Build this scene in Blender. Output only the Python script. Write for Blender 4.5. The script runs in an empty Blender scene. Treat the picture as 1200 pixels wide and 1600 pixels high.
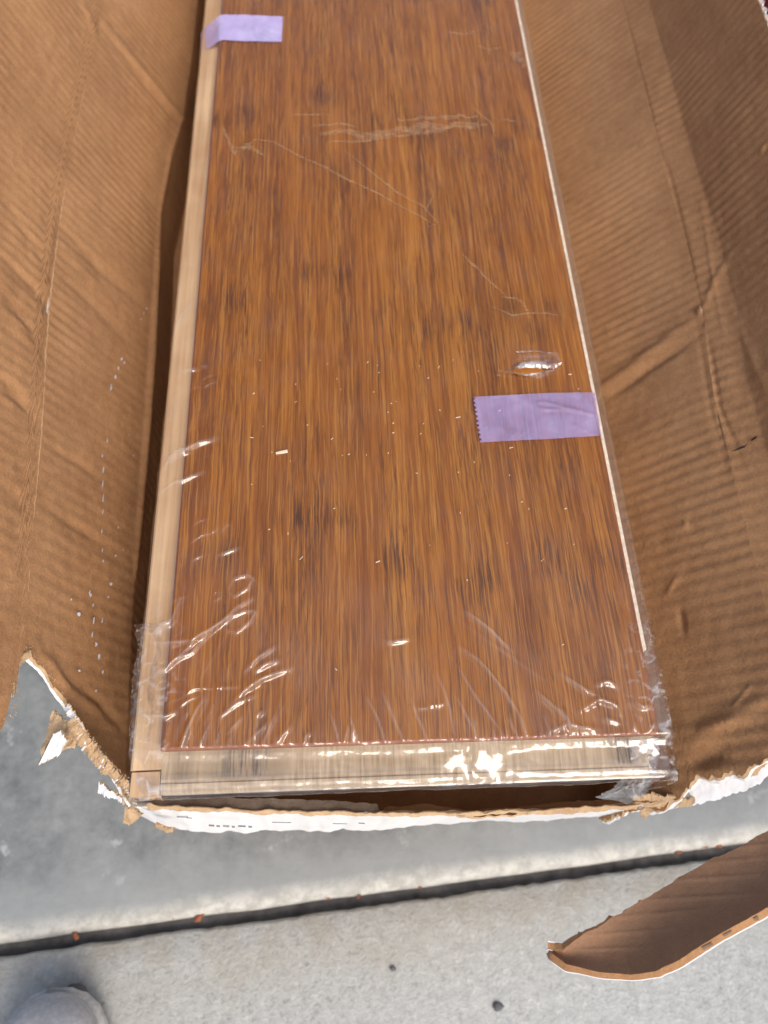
import bpy, math, random
import numpy as np
from mathutils import Matrix, Vector

sc = bpy.context.scene
COL = sc.collection
random.seed(7)
RNG = np.random.RandomState(11)
Z0 = 0.20            # the top face of the wrapped plank lies 0.2 m above the pavement

# ------------------------------------------------------------------ camera
R = np.array([[0.9963244, 0.00617721, -0.08543731],
              [-0.04342714, 0.89614472, -0.44163189],
              [0.07383614, 0.44371893, 0.89311911]])
CAM = np.array([0.05829514, -0.04968653, 0.29621831])
cd = bpy.data.cameras.new('camera'); cam = bpy.data.objects.new('camera', cd); COL.objects.link(cam)
M4 = np.eye(4); M4[:3, :3] = R; M4[:3, 3] = CAM + np.array([0, 0, Z0])
cam.matrix_world = Matrix(M4.tolist())
cd.sensor_fit = 'HORIZONTAL'; cd.sensor_width = 36.0; cd.lens = 36.0
cd.clip_start = 0.01; cd.clip_end = 200.0
cd.dof.use_dof = True; cd.dof.focus_distance = 0.305; cd.dof.aperture_fstop = 12.5
sc.camera = cam

# ------------------------------------------------------------------ light
SUN_AZ = math.radians(154)     # clockwise from +Y: the light falls in from the photographer's right
SUN_EL = math.radians(51)
w = bpy.data.worlds.new('World'); sc.world = w; w.use_nodes = True
wn = w.node_tree; bg = wn.nodes['Background']
sky = wn.nodes.new('ShaderNodeTexSky'); sky.sky_type = 'NISHITA'; sky.sun_disc = False
sky.sun_elevation = SUN_EL; sky.sun_rotation = SUN_AZ
sky.air_density = 1.0; sky.dust_density = 5.0; sky.ozone_density = 1.0
wn.links.new(sky.outputs[0], bg.inputs[0]); bg.inputs[1].default_value = 0.135
sd = bpy.data.lights.new('sun', 'SUN'); sd.energy = 1.1; sd.angle = math.radians(28); sd.color = (1, 0.94, 0.86)
sun = bpy.data.objects.new('sun', sd); COL.objects.link(sun)
sdir = Vector((math.sin(SUN_AZ) * math.cos(SUN_EL), math.cos(SUN_AZ) * math.cos(SUN_EL), math.sin(SUN_EL)))
sun.rotation_euler = sdir.to_track_quat('Z', 'Y').to_euler()
sun.location = (0, -2, 3)
sc.view_settings.view_transform = 'Standard'; sc.view_settings.look = 'None'
sc.view_settings.gamma = 1; sc.view_settings.use_curve_mapping = False
sc.view_settings.exposure = 0.42

# ------------------------------------------------------------------ maths helpers
F = 1200.0
def at(x, y, z):
    """point of the horizontal plane z that the photograph shows at pixel x, y"""
    d = R @ np.array([x - 600, 800 - y, -F]); t = (z - CAM[2]) / d[2]
    return CAM + d * t
def px(P):
    Q = (np.asarray(P) - CAM) @ R
    return 600 + F * Q[..., 0] / -Q[..., 2], 800 - F * Q[..., 1] / -Q[..., 2]
def _hash(ix, iy, s):
    h = (ix * 374761393 + iy * 668265263 + s * 974634777) & 0x7fffffff
    h = ((h ^ (h >> 13)) * 1274126177) & 0x7fffffff
    return ((h ^ (h >> 16)) & 0xffff) / 65535.0
def vnoise(x, y, s=0):
    x = np.asarray(x, float); y = np.asarray(y, float)
    ix = np.floor(x).astype(np.int64); iy = np.floor(y).astype(np.int64)
    fx = x - ix; fy = y - iy; fx = fx * fx * (3 - 2 * fx); fy = fy * fy * (3 - 2 * fy)
    a = _hash(ix, iy, s); b = _hash(ix + 1, iy, s); c = _hash(ix, iy + 1, s); d = _hash(ix + 1, iy + 1, s)
    return (a + (b - a) * fx + (c - a) * fy + (a - b - c + d) * fx * fy) * 2 - 1
def fbm(x, y, s=0, o=4):
    v = 0; a = 0.5
    for k in range(o):
        v = v + a * vnoise(np.asarray(x) * 2 ** k, np.asarray(y) * 2 ** k, s + k); a *= .5
    return v
def segdist(X, Y, pts):
    """distance to a polyline and the position 0..1 along it"""
    pts = np.asarray(pts, float); L = np.hypot(*np.diff(pts, axis=0).T); T = max(L.sum(), 1e-9); acc = 0
    best = np.full(X.shape, 1e9); tt = np.zeros(X.shape)
    for i in range(len(pts) - 1):
        d = pts[i + 1] - pts[i]; k = np.clip(((X - pts[i, 0]) * d[0] + (Y - pts[i, 1]) * d[1]) / max(d @ d, 1e-9), 0, 1)
        r = np.hypot(X - pts[i, 0] - k * d[0], Y - pts[i, 1] - k * d[1])
        m = r < best; best[m] = r[m]; tt[m] = (acc + k[m] * L[i]) / T; acc += L[i]
    return best, tt
def ridges(PX, PY, items):
    out = np.zeros(PX.shape)
    for pts, wd, h in items:
        p = np.asarray(pts); m = (PX > p[:, 0].min() - 5 * wd) & (PX < p[:, 0].max() + 5 * wd) & (PY > p[:, 1].min() - 5 * wd) & (PY < p[:, 1].max() + 5 * wd)
        if not m.any(): continue
        d, t = segdist(PX[m], PY[m], pts)
        out[m] += h * np.exp(-(d / wd) ** 2) * (0.25 + np.sin(np.pi * t) * .75)
    return out
def resample(pts, n):
    pts = np.asarray(pts, float); L = np.r_[0, np.cumsum(np.linalg.norm(np.diff(pts, axis=0), axis=1))]
    s = np.linspace(0, L[-1], n)
    return np.stack([np.interp(s, L, pts[:, k]) for k in range(pts.shape[1])], 1)

# ------------------------------------------------------------------ object helpers
def tag(o, label=None, cat=None, group=None, kind=None):
    for k, v in (('label', label), ('category', cat), ('group', group), ('kind', kind)):
        if v: o[k] = v
    return o
def thing(name, label, cat, loc, group=None):
    o = bpy.data.objects.new(name, None); COL.objects.link(o)
    o.location = (loc[0], loc[1], loc[2] + Z0); o.empty_display_size = .02
    return tag(o, label, cat, group)
def mesh(name, verts, faces, mats, parent=None, fmat=None, smooth=True, loc=None):
    base = np.array(loc if loc is not None else (0, 0, 0), float)
    if parent is not None:
        p = parent; base = np.zeros(3)
        while p is not None: base = base + np.array(p.location); p = p.parent
        base = base - np.array([0, 0, Z0])
    me = bpy.data.meshes.new(name)
    v = np.asarray(verts, float) - base
    me.from_pydata(v.tolist(), [], [list(map(int, f)) for f in faces] if not isinstance(faces, np.ndarray) else faces.tolist())
    for m in (mats if isinstance(mats, (list, tuple)) else [mats]): me.materials.append(m)
    if fmat is not None: me.polygons.foreach_set('material_index', np.asarray(fmat, np.int32))
    me.polygons.foreach_set('use_smooth', np.full(len(me.polygons), bool(smooth)))
    me.update()
    o = bpy.data.objects.new(name, me); COL.objects.link(o)
    if parent is not None: o.parent = parent
    else: o.location = tuple(base + np.array([0, 0, Z0]))
    return o
def quads(n, m, off=0, flip=False):
    i = np.arange(n - 1)[:, None] * m + np.arange(m - 1)[None] + off
    q = np.stack([i, i + m, i + m + 1, i + 1], -1).reshape(-1, 4)
    return q[:, ::-1] if flip else q
def normals(G):
    a = np.gradient(G, axis=0); b = np.gradient(G, axis=1); n = np.cross(a, b)
    return n / np.maximum(np.linalg.norm(n, axis=-1, keepdims=True), 1e-12)
def shell(name, G, thick, mats, parent=None, back=None, edges=(1, 1, 1, 1), loc=None, mid=None):
    """a sheet with thickness: front grid, back grid and edge strips; mats = front, back, edge"""
    n, m = G.shape[:2]; N = normals(G)
    B = G - N * thick if back is None else back
    V = [G.reshape(-1, 3), B.reshape(-1, 3)]; Q = [quads(n, m), quads(n, m, n * m, True)]; fm = [np.zeros(len(Q[0])), np.ones(len(Q[1]))]
    off = 2 * n * m
    for k, (f, b) in enumerate(((G[0], B[0]), (G[-1], B[-1]), (G[:, 0], B[:, 0]), (G[:, -1], B[:, -1]))):
        if not edges[k]: continue
        c = len(f)
        if mid is None: V += [f, b]; q = quads(2, c, off, k in (1, 2)); Q.append(q); fm.append(np.full(len(q), 2)); off += 2 * c
        else:
            h = f + (b - f) * mid
            V += [f, h, b]; q = quads(3, c, off, k in (1, 2)); Q.append(q); fm.append(np.r_[np.full(c - 1, 2), np.full(c - 1, 1)]); off += 3 * c
    return mesh(name, np.concatenate(V), np.concatenate(Q), mats, parent, np.concatenate(fm), True, loc)
def box_verts(x0, x1, y0, y1, z0, z1):
    v = [(x, y, z) for x in (x0, x1) for y in (y0, y1) for z in (z0, z1)]
    f = [(0, 1, 3, 2), (4, 6, 7, 5), (0, 4, 5, 1), (2, 3, 7, 6), (0, 2, 6, 4), (1, 5, 7, 3)]
    return v, f
def bevel(o, wd, seg=2):
    m = o.modifiers.new('bevel', 'BEVEL'); m.width = wd; m.segments = seg; m.limit_method = 'ANGLE'; return o

# ------------------------------------------------------------------ materials
class NT:
    def __init__(s, name):
        s.m = bpy.data.materials.new(name); s.m.use_nodes = True; s.t = s.m.node_tree
        s.t.nodes.clear(); s.out = s.t.nodes.new('ShaderNodeOutputMaterial')
        s.co = s.t.nodes.new('ShaderNodeTexCoord').outputs['Object']
    def n(s, ty, **kw):
        k = s.t.nodes.new(ty)
        for a, b in kw.items(): setattr(k, a, b)
        return k
    def put(s, sock, v):
        if hasattr(v, 'is_linked') or isinstance(v, bpy.types.NodeSocket): s.t.links.new(v, sock)
        elif isinstance(v, (tuple, list)) and len(v) == 3 and sock.type == 'RGBA': sock.default_value = (*v, 1)
        else: sock.default_value = v
    def math(s, op, a, b=0.0, c=None, clamp=False):
        k = s.n('ShaderNodeMath', operation=op, use_clamp=clamp); s.put(k.inputs[0], a); s.put(k.inputs[1], b)
        if c is not None: s.put(k.inputs[2], c)
        return k.outputs[0]
    def sep(s, v):
        k = s.n('ShaderNodeSeparateXYZ'); s.put(k.inputs[0], v); return k.outputs
    def comb(s, x, y, z=0.0):
        k = s.n('ShaderNodeCombineXYZ')
        for i, v in enumerate((x, y, z)): s.put(k.inputs[i], v)
        return k.outputs[0]
    def scale(s, v, sc_):
        k = s.n('ShaderNodeVectorMath', operation='MULTIPLY'); s.put(k.inputs[0], v); k.inputs[1].default_value = sc_; return k.outputs[0]
    def noise(s, v, scale=1.0, detail=3.0, rough=.5, dist=0.0):
        k = s.n('ShaderNodeTexNoise'); s.put(k.inputs['Vector'], v); k.inputs['Scale'].default_value = scale
        k.inputs['Detail'].default_value = detail; k.inputs['Roughness'].default_value = rough; k.inputs['Distortion'].default_value = dist
        return k.outputs[0]
    def ramp(s, f, stops, interp='LINEAR'):
        k = s.n('ShaderNodeValToRGB'); s.put(k.inputs[0], f); r = k.color_ramp; r.interpolation = interp
        while len(r.elements) < len(stops): r.elements.new(.5)
        for e, (p, c) in zip(r.elements, stops): e.position = p; e.color = (*c, 1) if len(c) == 3 else c
        return k.outputs[0]
    def rng(s, f, a, b, c=0.0, d=1.0, smooth=False):
        k = s.n('ShaderNodeMapRange', interpolation_type='SMOOTHSTEP' if smooth else 'LINEAR'); s.put(k.inputs[0], f)
        for i, v in enumerate((a, b, c, d)): k.inputs[i + 1].default_value = v
        return k.outputs[0]
    def mix(s, f, a, b, blend='MIX'):
        k = s.n('ShaderNodeMix', data_type='RGBA', blend_type=blend); s.put(k.inputs[0], f); s.put(k.inputs[6], a); s.put(k.inputs[7], b); return k.outputs[2]
    def bump(s, h, strength=.3, dist=.001, nrm=None):
        k = s.n('ShaderNodeBump'); s.put(k.inputs['Height'], h); k.inputs['Strength'].default_value = strength; k.inputs['Distance'].default_value = dist
        if nrm is not None: s.put(k.inputs['Normal'], nrm)
        return k.outputs[0]
    def principled(s, col, rough=.6, nrm=None, spec=.5, **kw):
        k = s.n('ShaderNodeBsdfPrincipled'); s.put(k.inputs['Base Color'], col); s.put(k.inputs['Roughness'], rough); k.inputs['Specular IOR Level'].default_value = spec
        if nrm is not None: s.put(k.inputs['Normal'], nrm)
        for a, b in kw.items(): s.put(k.inputs[a], b)
        return k.outputs[0]
    def done(s, sh):
        s.t.links.new(sh, s.out.inputs[0]); return s.m

def mat_kraft(name, dark=(.300, .152, .068), light=(.465, .252, .116), streak=(1, 1, 1)):
    t = NT(name); p = t.co
    big = t.noise(p, 14, 3); fib = t.noise(p, 900, 3, .65); mid = t.noise(p, 160, 4, .6)
    f = t.math('ADD', t.math('MULTIPLY', big, .45), t.math('ADD', t.math('MULTIPLY', fib, .35), t.math('MULTIPLY', mid, .3)))
    col = t.mix(t.rng(f, .42, .68), dark, light)
    spk = t.noise(p, 1500, 1, .5)
    col = t.mix(t.rng(spk, .70, .76, 0, .35), col, (.12, .06, .03))
    st = t.noise(t.scale(p, (35, 35, 35)), 1, 4, .7)
    col = t.mix(t.rng(st, .54, .74, 0, .38), col, (.29, .145, .07))
    h = t.math('ADD', fib, t.math('MULTIPLY', mid, 2))
    return t.done(t.principled(col, .78, t.bump(h, .55, .0004), .25))
def mat_plain(name, col, rough=.6, sp=.3, n=0.2, sc_=300):
    t = NT(name); a = t.noise(t.co, sc_, 3, .6)
    c = t.mix(t.rng(a, .3, .7), tuple(x * (1 - n) for x in col), tuple(min(1, x * (1 + n)) for x in col))
    return t.done(t.principled(c, rough, t.bump(a, .2, .0005), sp))
M_KRAFT = mat_kraft('kraft_cardboard')
M_TORN = mat_kraft('torn_kraft_paper', (.40, .26, .14), (.62, .45, .28))
def mat_white():
    t = NT('white_printed_paper'); p = t.co
    a = t.noise(p, 60, 4, .6); b = t.noise(p, 600, 2)
    col = t.mix(t.rng(a, .5, .75, 0, .5), (.80, .80, .80), (.62, .60, .57))
    col = t.mix(t.rng(b, .62, .8, 0, .4), col, (.55, .48, .40))
    return t.done(t.principled(col, .6, t.bump(b, .3, .0004), .3))
M_WHITE = mat_white()

def mat_bamboo():
    t = NT('stained_bamboo'); X, Y, Z = t.sep(t.co)
    wob = t.noise(t.comb(t.math('MULTIPLY', X, 30.), t.math('MULTIPLY', Y, 7.)), 1, 2)
    wob2 = t.noise(t.comb(t.math('MULTIPLY', X, 170.), t.math('MULTIPLY', Y, 85.)), 1, 2)
    x = t.math('ADD', X, t.math('ADD', t.math('MULTIPLY', wob, .0045), t.math('MULTIPLY', wob2, .0010)))
    def st(a, b, d=3, r=.55, o=0.0): return t.noise(t.comb(t.math('MULTIPLY', x, a), t.math('MULTIPLY', Y, b), o), 1, d, r)
    # the darker joints of the bamboo culms: every strip has them, a little shifted
    strip = t.math('FLOOR', t.math('DIVIDE', t.math('ADD', x, t.math('MULTIPLY', wob, .012)), .0125))
    wh = t.n('ShaderNodeTexWhiteNoise', noise_dimensions='1D'); t.put(wh.inputs['W'], strip); off = wh.outputs['Value']
    yy = t.math('ADD', Y, t.math('MULTIPLY', t.math('SUBTRACT', off, .5), .040))
    ph = t.math('SUBTRACT', t.math('FRACT', t.math('ADD', t.math('DIVIDE', t.math('SUBTRACT', yy, -.423), .137), .5)), .5)
    band = t.rng(t.math('ABSOLUTE', ph), .0, .10, 1, 0, True)
    keep = t.math('GREATER_THAN', t.math('FRACT', t.math('MULTIPLY', off, 7.31)), .20)
    bk = t.math('MULTIPLY', band, keep)
    tone = st(95., 1.0, 3, .6); strand = st(330., 8., 4, .64, 3.1); fine = st(1100., 42., 3, .65, 7.7)
    f = t.math('ADD', t.math('MULTIPLY', tone, .60), t.math('ADD', t.math('MULTIPLY', strand, .66), t.math('MULTIPLY', fine, .55)))
    f = t.rng(f, .66, 1.14)
    col = t.ramp(f, [(0, (.185, .056, .005)), (.3, (.245, .079, .007)), (.55, (.310, .108, .009)), (.8, (.375, .140, .013)), (1, (.46, .186, .024))])
    # dark fibre lines, crowding together at the culm joints
    patch = t.rng(st(60., 8., 3, .6, 2.2), .40, .66)
    for a, b, o, wd, k_ in ((360., 8., 11.3, .018, .52), (640., 18., 5.5, .031, .56), (1050., 38., 8.8, .044, .58)):
        ln = t.math('ABSOLUTE', t.math('SUBTRACT', st(a, b, 2, .5, o), .5))
        w_ = t.math('ADD', wd, t.math('MULTIPLY', bk, .022))
        m = t.math('MULTIPLY', t.math('SUBTRACT', 1.0, t.math('DIVIDE', ln, w_)), 1.8, clamp=True)
        m = t.math('MULTIPLY', m, t.math('ADD', t.math('MULTIPLY', patch, k_), t.math('MULTIPLY', bk, .24)), clamp=True)
        col = t.mix(m, col, (.080, .028, .005))
    dash = t.math('MULTIPLY', t.rng(st(1350., 30., 2, .6, 4.4), .56, .61), t.rng(st(45., 6., 3, .6, 6.1), .36, .6, .2, .65))
    col = t.mix(dash, col, (.10, .034, .006))
    lite = t.rng(st(1200., 22., 2, .6, 14.4), .57, .63, 0, .45)
    col = t.mix(lite, col, (.50, .225, .040))
    fl = st(1000., 75., 3, .7, 9.9)
    col = t.mix(t.math('MULTIPLY', t.math('MULTIPLY', t.rng(fl, .54, .60), bk), .36), col, (.05, .015, .004))
    nr = t.bump(t.math('ADD', fine, t.math('MULTIPLY', strand, .5)), .08, .0003)
    return t.done(t.principled(col, .38, nr, .12))
M_BAMBOO = mat_bamboo()
def mat_bevel():
    t = NT('stained_bamboo_edge'); X, Y, Z = t.sep(t.co)
    a = t.noise(t.comb(t.math('MULTIPLY', X, 90.), t.math('MULTIPLY', Y, 30.)), 1, 3)
    return t.done(t.principled(t.mix(a, (.16, .040, .010), (.36, .11, .025)), .45, None, .3))
M_EDGE = mat_bevel()
def mat_core():
    t = NT('raw_pale_timber'); X, Y, Z = t.sep(t.co)
    a = t.noise(t.comb(t.math('MULTIPLY', X, 320.), t.math('MULTIPLY', Y, 9.), t.math('MULTIPLY', Z, 300.)), 1, 3, .6)
    b = t.noise(t.comb(t.math('MULTIPLY', X, 25.), t.math('MULTIPLY', Y, 25.), t.math('MULTIPLY', Z, 200.)), 1, 3)
    col = t.mix(t.rng(t.math('ADD', a, t.math('MULTIPLY', b, .9)), .70, 1.22), (.43, .26, .135), (.68, .49, .30))
    return t.done(t.principled(col, .7, t.bump(a, .2, .0004), .3))
M_CORE = mat_core()
M_TONGUE = mat_plain('pale_timber_tongue', (.78, .68, .52), .7, .3, .2, 420)
def mat_endcore():
    t = NT('sawn_end_timber'); X, Y, Z = t.sep(t.co)
    X = t.math('ADD', X, .095); Y = t.math('ADD', Y, .5)
    a = t.noise(t.comb(t.math('MULTIPLY', X, 900.), t.math('MULTIPLY', Y, 60.)), 1, 3, .6)
    b = t.noise(t.comb(t.math('MULTIPLY', X, 9.), t.math('MULTIPLY', Y, 160.)), 1, 3)
    col = t.mix(t.rng(t.math('ADD', a, b), .75, 1.2), (.29, .195, .10), (.53, .41, .26))
    # saw burns with a place of their own
    for x0, wd, k in ((.031, .020, .85), (.176, .009, 1.0), (.008, .006, .6)):
        m = t.rng(t.math('ABSOLUTE', t.math('SUBTRACT', X, x0)), wd * .15, wd, 1, 0, True)
        yb = t.math('MULTIPLY', t.rng(Y, -.0115, -.009, 0, 1), m)
        col = t.mix(t.math('MULTIPLY', t.math('MULTIPLY', yb, t.rng(a, .36, .60)), k), col, (.05, .032, .024))
    sm = t.math('MULTIPLY', t.rng(b, .46, .64, 0, .85), t.rng(Y, -.0145, -.011, 1, .2))
    col = t.mix(sm, col, (.20, .13, .075))
    return t.done(t.principled(col, .6, t.bump(a, .25, .0004), .3))
M_END = mat_endcore()
M_BURST = mat_plain('bare_stained_wood', (.34, .12, .014), .5)

def mat_film(name, haze=.03, gloss=1.0, rough=.07, lines=0, tint=(.93, .94, .97)):
    t = NT(name)
    lw = t.n('ShaderNodeLayerWeight'); lw.inputs['Blend'].default_value = .5
    fac = t.math('POWER', lw.outputs['Facing'], 4.0)
    fac = t.math('MULTIPLY', t.math('ADD', t.math('MULTIPLY', fac, .50), .062), gloss, clamp=True)
    n1 = t.noise(t.co, 260, 3, .6); n2 = t.noise(t.co, 900, 2)
    nr = t.bump(t.math('ADD', n1, t.math('MULTIPLY', n2, .3)), .10, .0008)
    tr = t.n('ShaderNodeBsdfTransparent'); tr.inputs[0].default_value = (.985, .985, .985, 1)
    gl = t.n('ShaderNodeBsdfGlossy'); gl.inputs['Roughness'].default_value = rough; gl.inputs[0].default_value = (1, 1, 1, 1); t.put(gl.inputs['Normal'], nr)
    df = t.n('ShaderNodeBsdfDiffuse'); df.inputs[0].default_value = (*tint, 1)
    at_ = t.n('ShaderNodeAttribute', attribute_name='glint_haze')
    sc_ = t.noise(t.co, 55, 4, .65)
    hz = t.math('ADD', t.math('MULTIPLY', t.rng(sc_, .45, .8), haze), t.math('MULTIPLY', at_.outputs['Fac'], .6), clamp=True)  # painted crease glints and near-end sheen join the film haze
    if lines:
        ln = t.math('ABSOLUTE', t.math('SUBTRACT', t.noise(t.co, 120, 3, .55, .8), .5))
        hz = t.math('ADD', hz, t.rng(ln, .0, .018, lines, 0), clamp=True)  # thin crease glints painted as white diffuse lines
    m1 = t.n('ShaderNodeMixShader'); t.put(m1.inputs[0], hz); t.put(m1.inputs[1], tr.outputs[0]); t.put(m1.inputs[2], df.outputs[0])
    m2 = t.n('ShaderNodeMixShader'); t.put(m2.inputs[0], fac); t.put(m2.inputs[1], m1.outputs[0]); t.put(m2.inputs[2], gl.outputs[0])
    return t.done(m2.outputs[0])
M_FILM = mat_film('clear_plastic_film', .018)
M_GLINT = mat_film('white_glint_film', .85, 1.4, .1)  # diffuse white film, a painted highlight for the burst
M_FILM2 = mat_film('crumpled_plastic_film', .08, 1.2, .07, .20)
def mat_scuff():
    t = NT('film_scuff')
    tr = t.n('ShaderNodeBsdfTransparent'); df = t.n('ShaderNodeBsdfDiffuse'); df.inputs[0].default_value = (.80, .58, .34, 1)
    a = t.noise(t.scale(t.co, (220, 900, 300)), 1, 3, .6)
    m = t.n('ShaderNodeMixShader'); t.put(m.inputs[0], t.rng(a, .38, .68, .01, .30)); t.put(m.inputs[1], tr.outputs[0]); t.put(m.inputs[2], df.outputs[0])
    return t.done(m.outputs[0])
M_SCUFF = mat_scuff()
def mat_tape(name, o0, o1):
    t = NT(name)
    tr = t.n('ShaderNodeBsdfTransparent'); tr.inputs[0].default_value = (.90, .84, .97, 1)
    n = t.noise(t.co, 70, 4, .6); X, Y, Z = t.sep(t.co)
    nr = t.bump(t.noise(t.co, 120, 3), .25, .001)
    v = t.n('ShaderNodeTexVoronoi', feature='DISTANCE_TO_EDGE'); t.put(v.inputs['Vector'], t.co); v.inputs['Scale'].default_value = 160
    col = t.mix(t.rng(n, .55, .75, 0, .35), (.72, .65, .99), (.88, .85, 1.0))
    pr = t.principled(col, .2, nr, .5)
    op = t.math('ADD', t.rng(n, .35, .7, o0, o1), 0.0)
    m = t.n('ShaderNodeMixShader'); t.put(m.inputs[0], op); t.put(m.inputs[1], tr.outputs[0]); t.put(m.inputs[2], pr)
    return t.done(m.outputs[0])
M_TAPE = mat_tape('violet_tape', .17, .29); M_TAPE2 = mat_tape('dense_violet_tape', .46, .58)
M_SLIVER = mat_plain('pale_wood_sliver', (.78, .66, .48))
M_FLECK = mat_plain('white_scuff', (.58, .58, .62))
M_DARK = mat_plain('dark_slit', (.02, .015, .012))
M_INK = mat_plain('grey_print', (.22, .22, .24))
M_RED = mat_plain('dark_red_plastic', (.42, .010, .02), .4, .4)
M_LEAF = mat_plain('rust_leaf', (.25, .085, .04))
M_PEB = mat_plain('dark_stone', (.12, .125, .13), .8)
M_RUB = mat_plain('black_rubber', (.02, .02, .022), .8)
def mat_knit():
    t = NT('grey_knit'); X, Y, Z = t.sep(t.co)
    v = t.n('ShaderNodeTexVoronoi'); t.put(v.inputs['Vector'], t.co); v.inputs['Scale'].default_value = 420
    f = t.math('ADD', t.math('MULTIPLY', v.outputs['Distance'], 1.5), t.noise(t.co, 60, 3))
    col = t.mix(t.rng(f, .4, 1.7), (.56, .56, .56), (.43, .43, .44))
    return t.done(t.principled(col, .8, t.bump(f, .15, .0004), .2))
M_KNIT = mat_knit()
M_FOAM = mat_plain('white_foam', (.55, .54, .52), .6)
def mat_pave():
    t = NT('broomed_concrete'); p = t.co
    g1 = t.noise(p, 170, 4, .65); g2 = t.noise(p, 480, 3, .6); b = t.noise(p, 5, 3); c = t.noise(p, 40, 3)
    f = t.math('ADD', t.math('MULTIPLY', g1, .7), t.math('ADD', t.math('MULTIPLY', g2, .5), t.math('MULTIPLY', b, .3)))
    col = t.ramp(t.rng(f, .5, 1.0), [(0, (.27, .28, .27)), (.35, (.39, .405, .388)), (.65, (.455, .47, .453)), (1, (.60, .62, .605))])
    spot = t.noise(p, 75, 2, .5)
    col = t.mix(t.rng(spot, .74, .79, 0, .7), col, (.10, .10, .10))
    X, Y, Z = t.sep(p)
    d = t.math('SUBTRACT', t.math('ADD', t.math('MULTIPLY', X, .076), -.0665), Y)      # metres in front of the joint
    st = t.math('MULTIPLY', t.rng(d, .0, .055, 1, 0, True), t.rng(c, .35, .7, .15, .6))
    col = t.mix(st, col, (.30, .26, .19))
    return t.done(t.principled(col, .85, t.bump(t.math('ADD', g1, g2), .5, .0015), .25))
M_PAVE = mat_pave()
def mat_slab():
    t = NT('worn_slab_concrete'); p = t.co
    b = t.noise(p, 9, 5, .62); g = t.noise(p, 130, 4, .65); c = t.noise(p, 34, 4, .6)
    f = t.math('ADD', t.math('MULTIPLY', b, .6), t.math('ADD', t.math('MULTIPLY', g, .55), t.math('MULTIPLY', c, .4)))
    col = t.ramp(t.rng(f, .5, 1.02), [(0, (.075, .086, .092)), (.45, (.175, .19, .192)), (1, (.29, .305, .30))])
    sp = t.noise(p, 48, 4, .65)
    col = t.mix(t.rng(sp, .63, .72, 0, .5), col, (.55, .58, .60))
    X, Y, Z = t.sep(p)
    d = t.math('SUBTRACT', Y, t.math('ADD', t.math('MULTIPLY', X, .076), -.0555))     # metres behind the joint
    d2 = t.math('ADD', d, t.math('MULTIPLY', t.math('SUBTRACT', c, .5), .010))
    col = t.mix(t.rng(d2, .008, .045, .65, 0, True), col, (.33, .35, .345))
    col = t.mix(t.rng(d2, .0, .011, .85, 0, True), col, t.mix(t.rng(g, .4, .62), (.38, .37, .33), (.58, .565, .51)))
    return t.done(t.principled(col, .7, t.bump(t.math('ADD', g, c), .35, .0015), .3))
M_SLAB = mat_slab()
M_JOINT = mat_plain('dark_joint_filler', (.085, .080, .078), .9, .2, .4, 120)

# ------------------------------------------------------------------ the ground
GZ = -Z0
def jy(x): return .076 * x - .0610          # centre line of the joint
big = 60.0
xs = [-big, -2, -.6, -.3, 0, .3, .6, 2, big]
def ystep(x): return jy(np.clip(x, -3, 3))
rowsP = [[(x, ystep(x) - .0046 + .0009 * vnoise(x * 60, 0, 3), GZ - .004) for x in np.r_[-big, np.linspace(-.5, .6, 221), big]]]
xx = np.r_[-big, np.linspace(-.5, .6, 221), big]; nX = len(xx)
jx = ystep(xx)
e1 = jx - .0032 + .0005 * vnoise(xx * 70, 0, 3) + .0006 * vnoise(xx * 300, 0, 4)
P = np.stack([np.stack([xx, y, np.full(nX, z)], 1) for y, z in ((np.full(nX, -big), GZ), (jx - .3, GZ), (jx - .02, GZ), (e1 - .002, GZ), (e1, GZ - .0012), (e1 + .0004, GZ - .02))])
tag(mesh('pavement', P.reshape(-1, 3), quads(6, nX, 0, True), M_PAVE), kind='structure')
e2 = jx + .0032 + .0004 * vnoise(xx * 50, 0, 8)
P = np.stack([np.stack([xx, y, np.full(nX, z)], 1) for y, z in ((e2 - .0002, GZ - .02), (e2, GZ - .003), (e2 + .0012, GZ + .001), (e2 + .005, GZ + .0035), (e2 + .012, GZ + .004), (jx + .5, GZ + .004), (np.full(nX, big), GZ + .004))])
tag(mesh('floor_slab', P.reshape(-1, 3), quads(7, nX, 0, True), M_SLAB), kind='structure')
P = np.stack([np.stack([xx, jx + o, GZ - .007 + .0012 * vnoise(xx * 90, o * 900, 5)], 1) for o in (-.009, -.003, .003, .009)])
tag(mesh('expansion_joint', P.reshape(-1, 3), quads(4, nX, 0, True), M_JOINT), kind='structure')

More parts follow.
